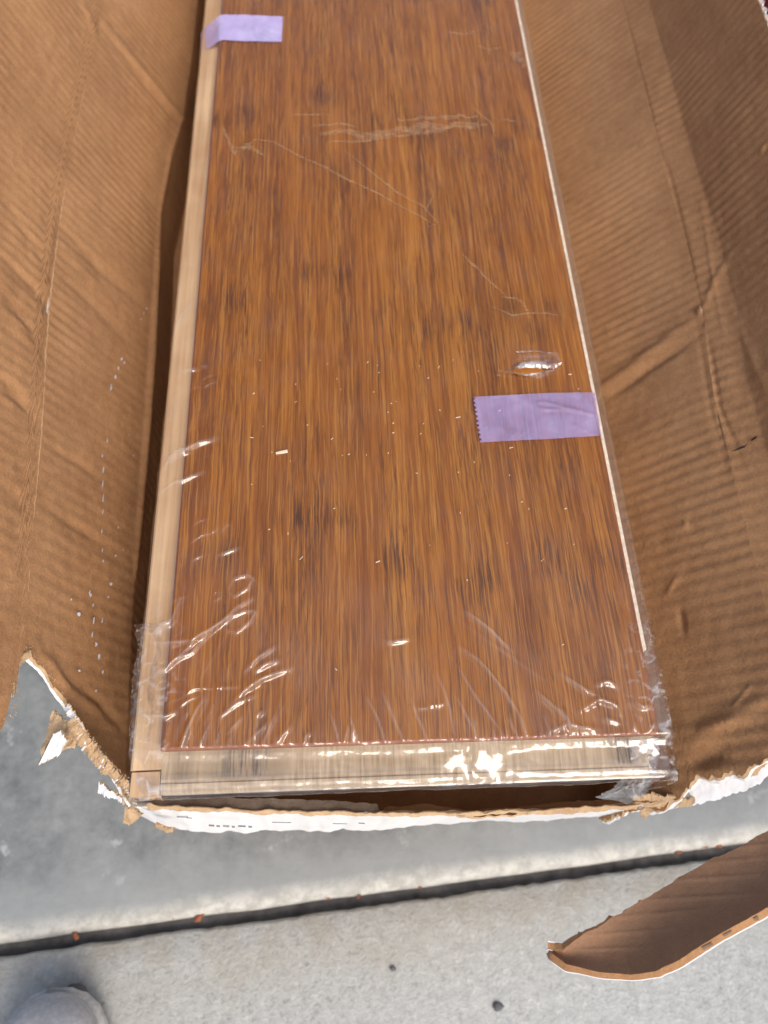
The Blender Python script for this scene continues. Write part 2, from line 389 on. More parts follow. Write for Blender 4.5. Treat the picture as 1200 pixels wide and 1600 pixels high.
# leaf scraps caught in the joint
leaf_px = [(118, 1462, 16), (228, 1432, 18), (270, 1428, 14), (312, 1432, 17), (402, 1408, 15), (508, 1399, 17), (560, 1400, 10), (1098, 1322, 13), (1122, 1318, 15), (1060, 1332, 10), (655, 1385, 9)]
ORD = ['first', 'second', 'third', 'fourth', 'fifth', 'sixth', 'seventh', 'eighth', 'ninth', 'tenth', 'eleventh']
for k, (x, y, s) in enumerate(sorted(leaf_px)):
    c = at(x, y, GZ - .001); r = s * .5 / F * .5; a0 = random.uniform(0, 6.28)
    ring = []
    for q in range(9):
        a = a0 + q / 9 * 6.283; rr = r * (1 + .5 * math.cos(2 * (a - a0))) * random.uniform(.75, 1.15) * .8
        ring.append((c[0] + rr * math.cos(a), c[1] + rr * math.sin(a) * .75, c[2] + random.uniform(0, .002)))
    v = ring + [(p[0], p[1], p[2] - .0005) for p in ring] + [(c[0], c[1], c[2] + .0018)]
    f = [(q, (q + 1) % 9, 18) for q in range(9)] + [(q + 9, (q + 1) % 9 + 9, (q + 1) % 9, q) for q in range(9)] + [tuple(range(17, 8, -1))]
    tag(mesh('leaf_scrap', v, f, M_LEAF, loc=c), 'small rust red leaf scrap in the dark concrete joint, ' + ORD[k] + ' from the left', 'leaf scrap', 'leaf scraps in the joint')

for k, (x, y, r, lb) in enumerate(((778, 1573, .0024, 'larger dark pebble lying on the pale concrete below the torn box'), (614, 1514, .0015, 'smaller dark pebble lying on the pale concrete nearer the joint'))):
    c = at(x, y, GZ + r * .5); V = []; Q = []
    for i_ in range(7):
        th = math.pi * i_ / 6
        for j_ in range(10):
            ph = 2 * math.pi * j_ / 10; q = 1 + .3 * float(vnoise(2.1 * math.cos(ph) * math.sin(th) + k * 5 + 9, 2.1 * math.sin(ph) * math.sin(th) + math.cos(th) * 2 + 9, 5))
            V.append((c[0] + r * 1.25 * q * math.sin(th) * math.cos(ph), c[1] + r * q * math.sin(th) * math.sin(ph), c[2] + r * .55 * q * math.cos(th)))
    for i_ in range(6):
        for j_ in range(10): Q.append((i_ * 10 + j_, (i_ + 1) * 10 + j_, (i_ + 1) * 10 + (j_ + 1) % 10, i_ * 10 + (j_ + 1) % 10))
    tag(mesh('pebble', V, Q, M_PEB, loc=c), lb, 'pebble', 'pebbles on the pavement')
# ------------------------------------------------------------------ shoe
toe = at(84, 1552, GZ + .03)
shoe = thing('shoe', 'toe of a light grey knit sneaker on the pale concrete', 'shoe', (toe[0] + .004, toe[1] - .14, GZ))
def shoe_loft(name, prof, mats, parent, na=40):
    # prof: (distance back from the toe, half width, z bottom, z top, sideways shift)
    rows = []
    for d, hw, zb, zt, sh in prof:
        row = []
        for q in range(na):
            a = 2 * math.pi * q / na; ca, sa = math.cos(a), math.sin(a)
            ex = .62
            row.append((toe[0] + sh + .69 * hw * math.copysign(abs(ca) ** ex, ca), toe[1] - d, GZ + (zb + zt) / 2 + (zt - zb) / 2 * math.copysign(abs(sa) ** .8, sa)))
        rows.append(row + [row[0]])
    G = np.array(rows)
    n, m = G.shape[:2]
    v = G.reshape(-1, 3); f = quads(n, m).tolist()
    f += [tuple(range(m - 2, -1, -1)), tuple((n - 1) * m + q for q in range(m - 1))]
    return mesh(name, v, f, mats, parent)
up = [(0.0, .006, .022, .027, -.002), (.002, .016, .018, .033, -.002), (.006, .0245, .014, .040, -.001), (.013, .0315, .012, .046, 0), (.024, .0375, .012, .052, 0), (.045, .0435, .012, .057, .001), (.075, .0465, .012, .064, .002), (.12, .044, .012, .078, .003), (.18, .038, .012, .098, .003), (.23, .037, .012, .105, .002), (.265, .034, .012, .1, 0), (.282, .022, .014, .09, 0)]
shoe_loft('upper', up, M_KNIT, shoe)
so = [(-.001, .010, .012, .018, -.002), (.002, .020, .006, .019, -.002), (.008, .029, .003, .020, -.001), (.02, .0375, .001, .021, 0), (.045, .0455, 0.0004, .022, .001), (.075, .049, 0.0004, .022, .002), (.13, .045, 0.0004, .024, .003), (.2, .039, 0.0004, .028, .003), (.26, .037, 0.0004, .03, 0), (.288, .022, .002, .03, 0)]
shoe_loft('midsole', so, M_FOAM, shoe)
tc = [(-.0020, .004, .008, .013, .005), (-.0005, .007, .005, .015, .005), (.003, .010, .004, .015, .005), (.009, .012, .003, .015, .005)]
shoe_loft('toe_tip_shade', tc, mat_plain('toe_shade_grey', (.10, .10, .10), .8), shoe)  # small grey piece, its dark colour stands for shade at the toe

# ------------------------------------------------------------------ the torn carton
carton = thing('cardboard_box', 'torn open corrugated cardboard box with frayed near end and flaps spread wide', 'box', (.08, .3, -.069))
YL = 1.0
Ba = -.064
def curve(pxs, z, tail=None):
    P = np.array([at(x, y, zz) for (x, y), zz in zip(pxs, z if hasattr(z, '__len__') else [z] * len(pxs))])
    P = P[np.argsort(P[:, 1])]
    return lambda Y: (np.interp(Y, P[:, 1], P[:, 0]), np.interp(Y, P[:, 1], P[:, 2]))
cB = curve([(300, 90), (285, 190), (268, 255), (250, 330), (242, 480), (234, 600), (220, 780), (211, 900), (205, 1000), (196, 1200)], -.063)
cF = curve([(160, 0), (150, 60), (130, 150), (110, 250), (92, 360), (78, 480), (70, 600), (60, 740), (48, 880), (42, 960), (38, 1040), (36, 1100)], 0.0)
def cFo(Y):
    x, z = cF(Y); return x - .042, z + .088
cBl = lambda Y: (cB(Y)[0] + .002, np.full_like(Y, -.102))
cBRl = lambda Y: (np.full_like(Y, .196), np.full_like(Y, -.102))
cBR = lambda Y: (np.full_like(Y, .197), np.full_like(Y, -.063))
cR1 = curve([(970, 0), (1008, 140), (1040, 270), (1075, 390), (1100, 500), (1116, 620), (1139, 713), (1160, 800), (1190, 920), (1225, 1080), (1240, 1160), (1250, 1220)], -.002)
def cR2(Y):
    x, z = cR1(Y); return x + .012, z + .0105
def cRO(Y):
    x, z = cR1(Y); return x + .034, z + .066
def surf(curves, us, u, Y):
    u, Y = np.broadcast_arrays(u, Y); X = np.zeros(u.shape); Z = np.zeros(u.shape)
    pts = [c(Y) for c in curves]
    for k in range(len(us) - 1):
        m = (u >= us[k]) if k == 0 else (u > us[k]); t = np.clip((u - us[k]) / (us[k + 1] - us[k]), 0, 1)
        X = np.where(m, pts[k][0] + (pts[k + 1][0] - pts[k][0]) * t, X); Z = np.where(m, pts[k][1] + (pts[k + 1][1] - pts[k][1]) * t, Z)
    return np.stack([X, Y, Z], -1)
def solve(curves, us, x, y):
    """u, Y of the panel point that shows at pixel x, y"""
    U, Yg = np.meshgrid(np.linspace(-.3 if False else 0, 1, 201), np.linspace(-.05, .7, 751), indexing='ij')
    a, b = px(surf(curves, us, U, Yg)); i = np.argmin((a - x) ** 2 + (b - y) ** 2); return U.flat[i], Yg.flat[i]
def panel(name, curves, us, edge_px, flute, marks, thick=.0032, nu=70, back_ext=.0, seed=0, lump=.0006, mats=None, extra=None):
    ep = np.array(sorted(solve(curves, us, x, y) for x, y in edge_px))
    u = np.linspace(0, 1, nu)
    ys = np.interp(u, ep[:, 0], ep[:, 1])
    yf = ys + .0016 * fbm(u * 30, u * 0, seed, 4) + .0012 * vnoise(u * 90, u * 0, seed + 9)
    yb = ys - back_ext * (0.6 + .6 * vnoise(u * 9, u * 0, seed + 3)) + .0014 * fbm(u * 26, u * 0, seed + 5, 4)
    nd = 640
    g = np.r_[np.linspace(0, .62, nd), np.linspace(.64, YL, 12)]
    def make(y0):
        U, V = np.meshgrid(u, np.arange(len(g)), indexing='ij')
        Yv = y0[:, None] + (g[None] / YL) * (YL - y0[:, None])
        G = surf(curves, us, U, Yv); return U, Yv, G
    U, Yv, G = make(yf)
    N = normals(G); N = N * np.sign(np.sum(N * (np.array([.095, .25, .5]) - G), -1, keepdims=True))
    PX, PY = px(G)
    pitch = .0061
    amp = flute * (.55 + .45 * vnoise(Yv * 22 + seed, U * 3, seed)) * (1 + .35 * vnoise(Yv * 75, U * 5, seed + 2))
    ph = Yv + .0010 * vnoise(Yv * 14, U * 3, seed + 6)
    d = amp * np.sin(2 * np.pi * ph / pitch) + lump * fbm(U * 5, Yv * 22, seed + 20, 4) + lump * .35 * fbm(U * 22, Yv * 90, seed + 30, 3)
    d = d + 1.15 * ridges(PX, PY, marks)
    if extra is not None: d = d + extra(U, Yv)
    G = G + N * d[..., None]
    Ub, Ybk, B = make(yb); B = B - N * (thick - d[..., None])
    # orient so that the front face looks at the contents
    n0 = normals(G)
    if np.mean(np.sum(n0 * N, -1)) < 0: G = G[:, ::-1]; B = B[:, ::-1]
    return shell(name, G, thick, mats or [M_KRAFT, M_WHITE, M_TORN], carton, back=B, mid=.55)

EL = [(208, 1262), (196, 1236), (176, 1205), (150, 1180), (132, 1152), (112, 1112), (98, 1090), (80, 1062), (62, 1040), (50, 1022), (42, 1016)]
panel('side_panel', [cBl, cB, cF], [0, .34, 1], EL, 2.2e-4, [
    ([(152, 22), (185, 65), (230, 122), (262, 160), (300, 200)], 4.5, .0016), ([(160, 38), (225, 128), (290, 205)], 6, -.0010),
    ([(283, 190), (268, 235), (257, 290), (251, 330)], 3, .0012), ([(251, 330), (243, 460), (232, 620), (222, 760), (212, 900)], 3.5, .0022),
    ([(100, 355), (160, 425), (220, 470)], 7, -.0009), ([(96, 430), (150, 480), (205, 540)], 7, -.0008), ([(85, 370), (130, 420), (175, 475)], 6, .0006),
    ([(72, 790), (130, 830), (185, 870)], 9, -.0009), ([(75, 700), (120, 720), (170, 760)], 8, -.0007),
    ([(60, 1010), (110, 1080), (160, 1120)], 8, .0012), ([(100, 1060), (150, 1090), (200, 1150)], 6, -.001)],
    thick=.0022, nu=110, back_ext=.002, seed=3)
EFL = [(44, 1016), (30, 1034), (24, 1050), (26, 1085), (22, 1112), (8, 1130), (0, 1142), (-40, 1175), (-120, 1220)]
panel('left_flap', [cF, cFo], [0, 1], EFL, .00030, [
    ([(0, 400), (45, 440), (80, 480), (110, 520)], 8, -.0014), ([(0, 455), (40, 500), (75, 560)], 7, -.001), ([(0, 300), (50, 380), (90, 440)], 6, -.0007),
    ([(0, 590), (35, 625), (62, 660)], 9, -.0016), ([(0, 760), (30, 780), (60, 790)], 11, -.001), ([(128, 0), (140, 30), (152, 60)], 4, .0012), ([(0, 480), (60, 540)], 10, .0008),
    ([(104, 280), (84, 420), (72, 560)], 5, -.0006)],
    thick=.003, nu=84, back_ext=.002, seed=13, lump=.0009)
ER = [(1005, 1268), (1030, 1262), (1058, 1250), (1078, 1232), (1092, 1214), (1115, 1214), (1142, 1205), (1160, 1210), (1176, 1196), (1195, 1184), (1225, 1170)]
panel('side_panel', [cBRl, cBR, cR1], [0, .32, 1], ER, .00036, [
    ([(910, 625), (985, 575), (1050, 525), (1092, 495)], 8, .0016), ([(1092, 492), (1098, 478)], 4, .0022), ([(950, 620), (1020, 572), (1085, 530)], 6, -.0016),
    ([(1040, 930), (1060, 900)], 4, .0008), ([(1062, 952), (1068, 990)], 5, -.0014), ([(1120, 620), (1135, 700)], 4, -.0008), ([(970, 845), (1025, 848)], 5, .0006),
    ([(1085, 480), (1110, 640), (1140, 750)], 4, -.0006), ([(1030, 1130), (1090, 1150), (1150, 1120), (1200, 1090)], 14, .0018), ([(1075, 1190), (1130, 1180)], 11, -.0028), ([(1070, 830), (1072, 808)], 3, .0007), ([(1175, 1070), (1145, 1105)], 3, .0008)],
    thick=.0025, nu=110, back_ext=.002, seed=23, extra=None)
panel('right_flap', [cR1, cR2, cRO], [0, .2, 1], [(1242, 1166), (1262, 1172), (1300, 1190), (1400, 1240)], .00040, [
    ([(1040, 250), (1075, 390), (1098, 500)], 3.5, -.0010), ([(970, 0), (1040, 270)], 3.5, -.0008), ([(1094, 300), (1112, 420), (1130, 520)], 3, .0007), ([(1100, 480), (1118, 440), (1140, 400)], 5, .0014),
    ([(1105, 520), (1125, 640), (1160, 720)], 4, -.001), ([(1140, 470), (1175, 560), (1200, 620)], 7, .0008), ([(1196, 226), (1188, 240)], 3, .001)],
    thick=.003, nu=90, back_ext=.001, seed=33)
# the corrugated medium showing in the cut edge of the right flap
def wavy(name, edgeA, inward, N, thick, parent, pitch=.0066, depth=.004):
    L = np.r_[0, np.cumsum(np.linalg.norm(np.diff(edgeA, axis=0), axis=1))]; n = int(L[-1] / pitch * 10)
    s = np.linspace(0, L[-1], n); E_ = np.stack([np.interp(s, L, edgeA[:, k]) for k in range(3)], 1)
    off = (.5 + .42 * np.sin(2 * np.pi * s / pitch))[:, None] * thick
    a = E_ - N * off; G = np.stack([a - inward * .0006, a + inward * depth], 1)
    return shell(name, G, .00035, [M_TORN, M_TORN, M_TORN], parent)
# floor of the carton
gy = np.linspace(-.019, YL, 120)
GX, GY = np.meshgrid(np.linspace(0, 1, 60), gy, indexing='ij')
GX = np.maximum(cB(GY)[0] + .001, -.020 - (GY + .017) * 1.0) * (1 - GX) + .1985 * GX
shell('bottom_panel', np.stack([GX, GY, -.1025 + .0006 * fbm(GX * 40, GY * 40, 4)], -1), .003, [M_KRAFT, M_WHITE, M_TORN], carton)

def ribbon(name, A, zA, B, zB, n, m, thick, mats, parent=None, amp=.0005, freq=120, rag=(0, 0), seed=0, bow=0.0, loc=None, edges=(1, 1, 1, 1), ret=False, fray=0.0):
    def lift(P_, z): return np.array([at(x, y, zz) for (x, y), zz in zip(P_, z if hasattr(z, '__len__') else [z] * len(P_))])
    a = resample(lift(A, zA), n); b = resample(lift(B, zB), n)
    t = np.linspace(0, 1, m)[None, :, None]
    s = np.linspace(0, 1, n)
    da = (rag[0] * fbm(s * 34, s * 0, seed + 1, 4))[:, None]; db = (rag[1] * fbm(s * 34, s * 0, seed + 2, 4))[:, None]
    w_ = (b - a) / np.maximum(np.linalg.norm(b - a, axis=1, keepdims=True), 1e-6)
    a = a - w_ * da; b = b + w_ * db
    G = a[:, None] * (1 - t) + b[:, None] * t
    N = normals(G); N = N * np.sign(np.sum(N * (CAM - G), -1, keepdims=True))
    G = G + N * (amp * fbm(G[..., 0] * freq, G[..., 1] * freq, seed, 4) + bow * np.sin(np.pi * t[..., 0]))[..., None]
    if np.mean(np.sum(normals(G) * (CAM - G), -1)) < 0: G = G[:, ::-1]
    if ret: return G
    return shell(name, G, thick, mats, parent, edges=edges, loc=loc)

# end panel: what is left of the near end, torn low, its white printed face outside
KWT = [M_KRAFT, M_WHITE, M_TORN]
ribbon('end_panel', [(206, 1252), (250, 1262), (330, 1266), (450, 1270), (590, 1273), (640, 1271), (740, 1274), (830, 1268), (930, 1266), (1010, 1258), (1085, 1250)], -.046,
       [(212, 1268), (260, 1292), (330, 1300), (400, 1299), (590, 1297), (640, 1292), (740, 1284), (830, 1282), (930, 1278), (1010, 1268), (1090, 1256)], -.102,
       220, 8, .0012, [M_WHITE, M_KRAFT, M_TORN], carton, .0015, 130, (.0018, .0036), 41)
ribbon('torn_layer', [(215, 1244), (300, 1246), (400, 1247), (500, 1250), (590, 1256)], -.047, [(214, 1258), (300, 1262), (400, 1266), (500, 1270), (594, 1270)], -.044,
       110, 6, .0008, [mat_kraft('grey_kraft_lining', (.22, .16, .12), (.32, .25, .19)), M_KRAFT, M_WHITE], carton, .0006, 180, (.0006, .0012), 45)
ribbon('torn_layer', [(600, 1262), (660, 1256), (740, 1266), (800, 1262), (880, 1252), (960, 1250), (1010, 1244)], -.050, [(600, 1271), (660, 1270), (740, 1276), (800, 1272), (880, 1264), (960, 1262), (1015, 1254)], -.0455,
       130, 5, .0008, [M_KRAFT, M_KRAFT, M_TORN], carton, .0008, 200, (.0012, .0012), 47)
ribbon('torn_layer', [(230, 1256), (300, 1263), (420, 1267), (590, 1270), (700, 1270), (830, 1266), (1000, 1258)], -.0425, [(230, 1263), (300, 1268), (420, 1272), (590, 1276), (700, 1275), (830, 1272), (1000, 1264)], -.0445, 260, 5, .0005, [M_TORN, M_TORN, M_TORN], carton, .0007, 240, (.0016, .0018), 49)
V, Q = [], []
for x, y, wd_, hh in ((276, 1275, 18, 2.2), (292, 1277, 8, 1.6), (326, 1288, 9, 3), (338, 1289, 6, 3), (348, 1289, 10, 3), (362, 1290, 5, 3), (372, 1289, 12, 3), (388, 1290, 6, 3), (425, 1284, 30, 1.5), (520, 1286, 22, 1.5), (560, 1285, 10, 2)):
    b = len(V); V += [at(x, y, -.0555), at(x, y + hh, -.0555), at(x + wd_, y + hh + .6, -.0555), at(x + wd_, y + .6, -.0555)]; Q.append((b, b + 1, b + 2, b + 3))
mesh('print_mark', V, Q, M_INK, carton, smooth=False)
# shreds along the tear
SH = [M_TORN, M_WHITE, M_TORN]
def shred(A, zA, B, zB, seed, mats=SH, amp=.0022, n=40, m=14, bow=0.0, th=.0009, rag=.0016, freq=330):
    return ribbon('torn_shred', A, zA, B, zB, n * 2, m * 2, th, mats, carton, amp * .8, freq, (rag, rag), seed, bow)
shred([(82, 1110), (96, 1120), (112, 1140), (122, 1152)], -.020, [(62, 1185), (78, 1178), (98, 1170), (118, 1166)], [-.032, -.026, -.022, -.022], 51)
shred([(84, 1146), (96, 1142), (104, 1158)], -.014, [(60, 1196), (74, 1188), (92, 1182)], -.018, 52, [M_WHITE, M_TORN, M_TORN], .0012)
shred([(154, 1222), (168, 1232), (190, 1246)], -.036, [(153, 1238), (170, 1246), (192, 1256)], -.040, 56, [M_WHITE, M_TORN, M_TORN], .0014, 30, 10)
TP = resample([(88, 1082, -.016), (104, 1112, -.018), (122, 1140, -.021), (140, 1166, -.025), (158, 1190, -.030), (178, 1212, -.036), (205, 1240, -.042), (250, 1258, -.046)], 200)
sr = random.Random(21)
for k in range(15):
    i0 = int(30 + k * 10 + sr.uniform(-8, 8)); ln = sr.randint(22, 52); seg = TP[i0:i0 + ln:6]
    if len(seg) < 3: continue
    o1 = sr.uniform(-7, 3); w1 = sr.uniform(7, 19); dzk = sr.uniform(0, .007)
    shred([(x + 8 + o1, y - 6 + o1) for x, y, z in seg], [z + dzk for x, y, z in seg], [(x + 8 + o1 - w1 * .75, y - 6 + o1 + w1 * .8) for x, y, z in seg], [z + dzk - sr.uniform(.001, .006) for x, y, z in seg], 300 + k, SH if k % 5 else [M_WHITE, M_TORN, M_TORN], sr.uniform(.0006, .0016), 36, 9, sr.uniform(-.001, .002), .00035, .0020, sr.uniform(90, 200))
shred([(195, 1262), (208, 1266), (222, 1272)], -.050, [(192, 1286), (204, 1290), (216, 1280)], -.060, 57, SH, .0012, 24, 12)
shred([(243, 1286), (258, 1294), (270, 1296)], -.062, [(244, 1292), (258, 1300), (270, 1301)], -.066, 58, SH, .0008, 24, 6)
shred([(1000, 1266), (1008, 1262), (1016, 1266)], -.048, [(1001, 1275), (1008, 1279), (1015, 1274)], -.054, 60, SH, .0008, 16, 8, 0, .0008, .0005)
shred([(990, 1244), (1020, 1240), (1045, 1246), (1085, 1250)], -.044, [(985, 1262), (1020, 1262), (1050, 1262), (1088, 1258)], -.05, 61, SH, .0016, 60, 10)
shred([(1124, 1200), (1136, 1195), (1150, 1198)], -.028, [(1122, 1216), (1138, 1212), (1152, 1214)], -.032, 62, SH, .0016, 30, 12, .001)
shred([(1165, 1198), (1182, 1186), (1204, 1178)], -.024, [(1170, 1216), (1186, 1204), (1206, 1192)], -.030, 63, SH, .0016, 40, 12)
shred([(24, 1036), (34, 1024), (48, 1016)], .001, [(27, 1046), (38, 1034), (50, 1026)], -.004, 64, SH, .0010, 30, 8, 0, .0006)
V, Q = [], []
fr_ = random.Random(9)
for pts, zz, n_ in ((EL, [-.058, -.054, -.045, -.040, -.032, -.026, -.020, -.012, -.006, -.002, 0], 150), (EFL[:7], [0, .001, .002, .004, .006, .007, .008], 90), (ER, [-.06, -.055, -.05, -.044, -.040, -.036, -.033, -.03, -.026, -.022, -.016], 90), ([(212, 1258), (590, 1273), (1010, 1259)], [-.048] * 3, 90)):
    P3 = np.array([at(x, y, z) for (x, y), z in zip(pts, zz)]); RS = resample(P3, n_)
    for q in RS:
        q = q + np.array([fr_.uniform(-.0012, .0012) for _ in range(3)]); d = np.array([fr_.gauss(0, 1) for _ in range(3)]); d = d / np.linalg.norm(d); ln = fr_.uniform(.0005, .0017); s_ = np.cross(d, [.2, .3, .9]); s_ = s_ / np.linalg.norm(s_) * .00011
        e_ = q + d * ln + np.array([0, 0, -ln * .2]); b = len(V); V += [q - s_, q + s_, e_ + s_ * .4, e_ - s_ * .4]; Q.append((b, b + 1, b + 2, b + 3))
o = mesh('paper_fibre', V, Q, M_TORN, carton, smooth=False); o['kind'] = 'stuff'
# the peeled white layer at the right end
ribbon('white_layer', [(1076, 1228), (1100, 1216), (1140, 1212), (1176, 1204), (1200, 1192), (1240, 1176)], [-.046, -.042, -.037, -.033, -.030, -.027],
       [(1078, 1258), (1110, 1252), (1150, 1240), (1180, 1228), (1206, 1206), (1244, 1188)], [-.050, -.047, -.043, -.039, -.036, -.032], 90, 14, .0007, [M_WHITE, M_WHITE, M_TORN], carton, .0012, 160, (.0012, .0012), 71)
# torn end flap hanging out to the right
FA = [(855, 1482), (880, 1482), (910, 1460), (960, 1432), (1010, 1402), (1055, 1376), (1100, 1348), (1150, 1326), (1200, 1299), (1262, 1262), (1330, 1214)]
FB = [(857, 1486), (884, 1506), (930, 1518), (985, 1523), (1025, 1518), (1062, 1500), (1105, 1472), (1150, 1446), (1200, 1418), (1290, 1360), (1380, 1290)]
zA = np.linspace(-.040, -.012, len(FA)); zB = np.r_[-.040, -.036, -.030, -.024, -.018, -.012, -.008, -.005, -.003, 0, .004]
G = ribbon('end_flap', FA, zA, FB, zB, 240, 40, .003, KWT, carton, .0007, 60, (.0009, 0.0002), 81, -.003, ret=True)
PX, PY = px(G)
lines = [([(900, 1462), (1060, 1452)], 2.5, .0004), ([(940, 1435), (1110, 1420)], 2.5, .0005), ([(985, 1408), (1200, 1396)], 2.5, .0005), ([(1040, 1376), (1200, 1366)], 2.5, .0005), ([(1090, 1350), (1210, 1338)], 2.5, .0004), ([(1140, 1325), (1230, 1316)], 2.5, .0004), ([(880, 1485), (1010, 1480)], 2.5, .0003)]
G = G + normals(G) * ridges(PX, PY, lines)[..., None]
if np.mean(np.sum(normals(G) * (CAM - G), -1)) < 0: G = G[:, ::-1]
w2 = (G[:, -1] - G[:, 0]); w2 = w2 / np.maximum(np.linalg.norm(w2, axis=1, keepdims=True), 1e-6)
tt = np.linspace(0, 1, G.shape[1])[None, :, None]
if px(G[120, 0])[1] > px(G[120, -1])[1]: tt = 1 - tt; w2 = -w2
BK = G - normals(G) * .0028 + w2[:, None] * .0007 * tt ** 3 * np.linspace(.25, 1, 240)[:, None, None]
ef = shell('end_flap', G, .0028, [mat_kraft('brown_kraft_lining', (.27, .15, .085), (.35, .20, .115)), M_WHITE, M_KRAFT], carton, back=BK, edges=(1, 1, 1, 1), mid=.86)
fe, be = (G[:, -1], BK[:, -1]) if px(G[120, -1])[1] > px(G[120, 0])[1] else (G[:, 0], BK[:, 0])
L = np.r_[0, np.cumsum(np.linalg.norm(np.diff(fe, axis=0), axis=1))]; V = []; Q = []; q_ = L[-1] * .42
pr = np.random.RandomState(4)
while q_ < L[-1]:
    ln = pr.uniform(.0010, .0042)
    a0, a1 = [np.array([np.interp(q_ + d, L, fe[:, k]) for k in range(3)]) for d in (0, ln)]; b0, b1 = [np.array([np.interp(q_ + d + pr.uniform(-.001, .001), L, be[:, k]) for k in range(3)]) for d in (0, ln)]
    o_ = np.array([0, 0, .0004]); b = len(V); m_ = pr.uniform(.2, .45)
    V += [a0 + (b0 - a0) * m_ + o_, a0 + (b0 - a0) * .6 + o_, a1 + (b1 - a1) * pr.uniform(.5, .7) + o_, a1 + (b1 - a1) * .25 + o_]; Q.append((b, b + 1, b + 2, b + 3)); q_ += ln + pr.uniform(.0020, .0090)
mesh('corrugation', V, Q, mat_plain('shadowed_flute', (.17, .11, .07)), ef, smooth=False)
# the cut upper edge of the right flap with its fluting
Ys = np.linspace(.25, .62, 500); xo, zo = cRO(Ys); e = np.stack([xo, Ys, zo], 1)
ph = np.sin(2 * np.pi * Ys / .0068)
mesh('corrugation', np.stack([e + np.stack([.0016 + .0013 * ph, 0 * Ys, 0 * Ys + .0009], 1), e + np.stack([.0016 + .0013 * ph, 0 * Ys, 0 * Ys - .002], 1)], 1).reshape(-1, 3), quads(500, 2), M_WHITE, carton)
# white scuffs along the left side, a slit and bits of print
def on_panel(curves, us, x, y):
    u, Y = solve(curves, us, x, y); return surf(curves, us, np.array(u), np.array(Y))
V, Q = [], []
fl = [(187, 562, 4, 7), (192, 568, 3, 5), (183, 575, 3, 8), (178, 590, 4, 9), (172, 605, 4, 12), (165, 690, 2, 10), (158, 712, 4, 6), (158, 735, 3, 12), (158, 758, 2, 14), (158, 780, 2, 14), (158, 800, 2, 12), (157, 830, 2, 8), (157, 860, 2, 7), (158, 878, 3, 6), (182, 825, 3, 4), (178, 868, 3, 5), (171, 912, 6, 6), (138, 925, 3, 9), (143, 945, 3, 6), (119, 961, 11, 8), (144, 970, 4, 14), (157, 970, 3, 9), (139, 930, 4, 6), (166, 935, 5, 4), (228, 482, 3, 4), (222, 490, 2, 6), (258, 505, 2, 3), (259, 580, 2, 4), (206, 712, 2, 3), (148, 1006, 6, 7), (152, 1026, 5, 9), (158, 1050, 4, 6), (142, 990, 3, 10), (121, 1050, 5, 4), (147, 1080, 4, 5), (108, 938, 3, 4), (190, 860, 2, 6), (200, 680, 2, 3), (218, 500, 2, 4)]
for x, y, sw, sh in fl:
    c = on_panel([cB, cF], [0, 1], x, y); k = np.linalg.norm(c - CAM) / F
    dv = np.array([.48, 0, -.88]); nrm_ = np.array([.88, 0, .48]); ring = []
    for q in range(8):
        a = q / 8 * 6.283; r = random.uniform(.6, 1.15)
        ring.append(c + nrm_ * .0009 + dv * (sw * .45 * k * r * math.cos(a) + sw * .1 * k) + np.array([0, 1, 0]) * sh * .55 * k * r * math.sin(a))
    b = len(V); V += ring; Q.append(tuple(range(b, b + 8)))
o = mesh('scuff_mark', V, Q, M_FLECK, carton, smooth=False); o['kind'] = 'stuff'
V, Q = [], []
for pts in ([(1146, 708), (1158, 699), (1166, 696), (1173, 691), (1166, 699), (1157, 703)], [(1176, 689), (1184, 683), (1186, 684), (1177, 691)]):
    b = len(V); V += [on_panel([cR1, cR2, cRO], [0, .2, 1], x, y) + np.array([-.0012, 0, .0006]) for x, y in pts]; Q.append(tuple(range(b, b + len(pts))))
mesh('tear', V, Q, M_DARK, carton, smooth=False)
# ------------------------------------------------------------------ a closed carton underneath
for k in range(1):
    zb = GZ + .004
    c = thing('closed_carton', 'closed brown carton lying beneath the torn open box', 'carton', (.08, .5, zb))
    v, f = box_verts(-.025, .19, .012, YL, zb, zb + .0895); bevel(mesh('carton_body', v, f, M_KRAFT, c, smooth=False), .002)
    v, f = box_verts(.06, .108, .0112 + .004 * k, .0119 + .004 * k, zb + .02, zb + .088); mesh('seal_tape', v, f, M_SCUFF if False else M_TORN, c, smooth=False)

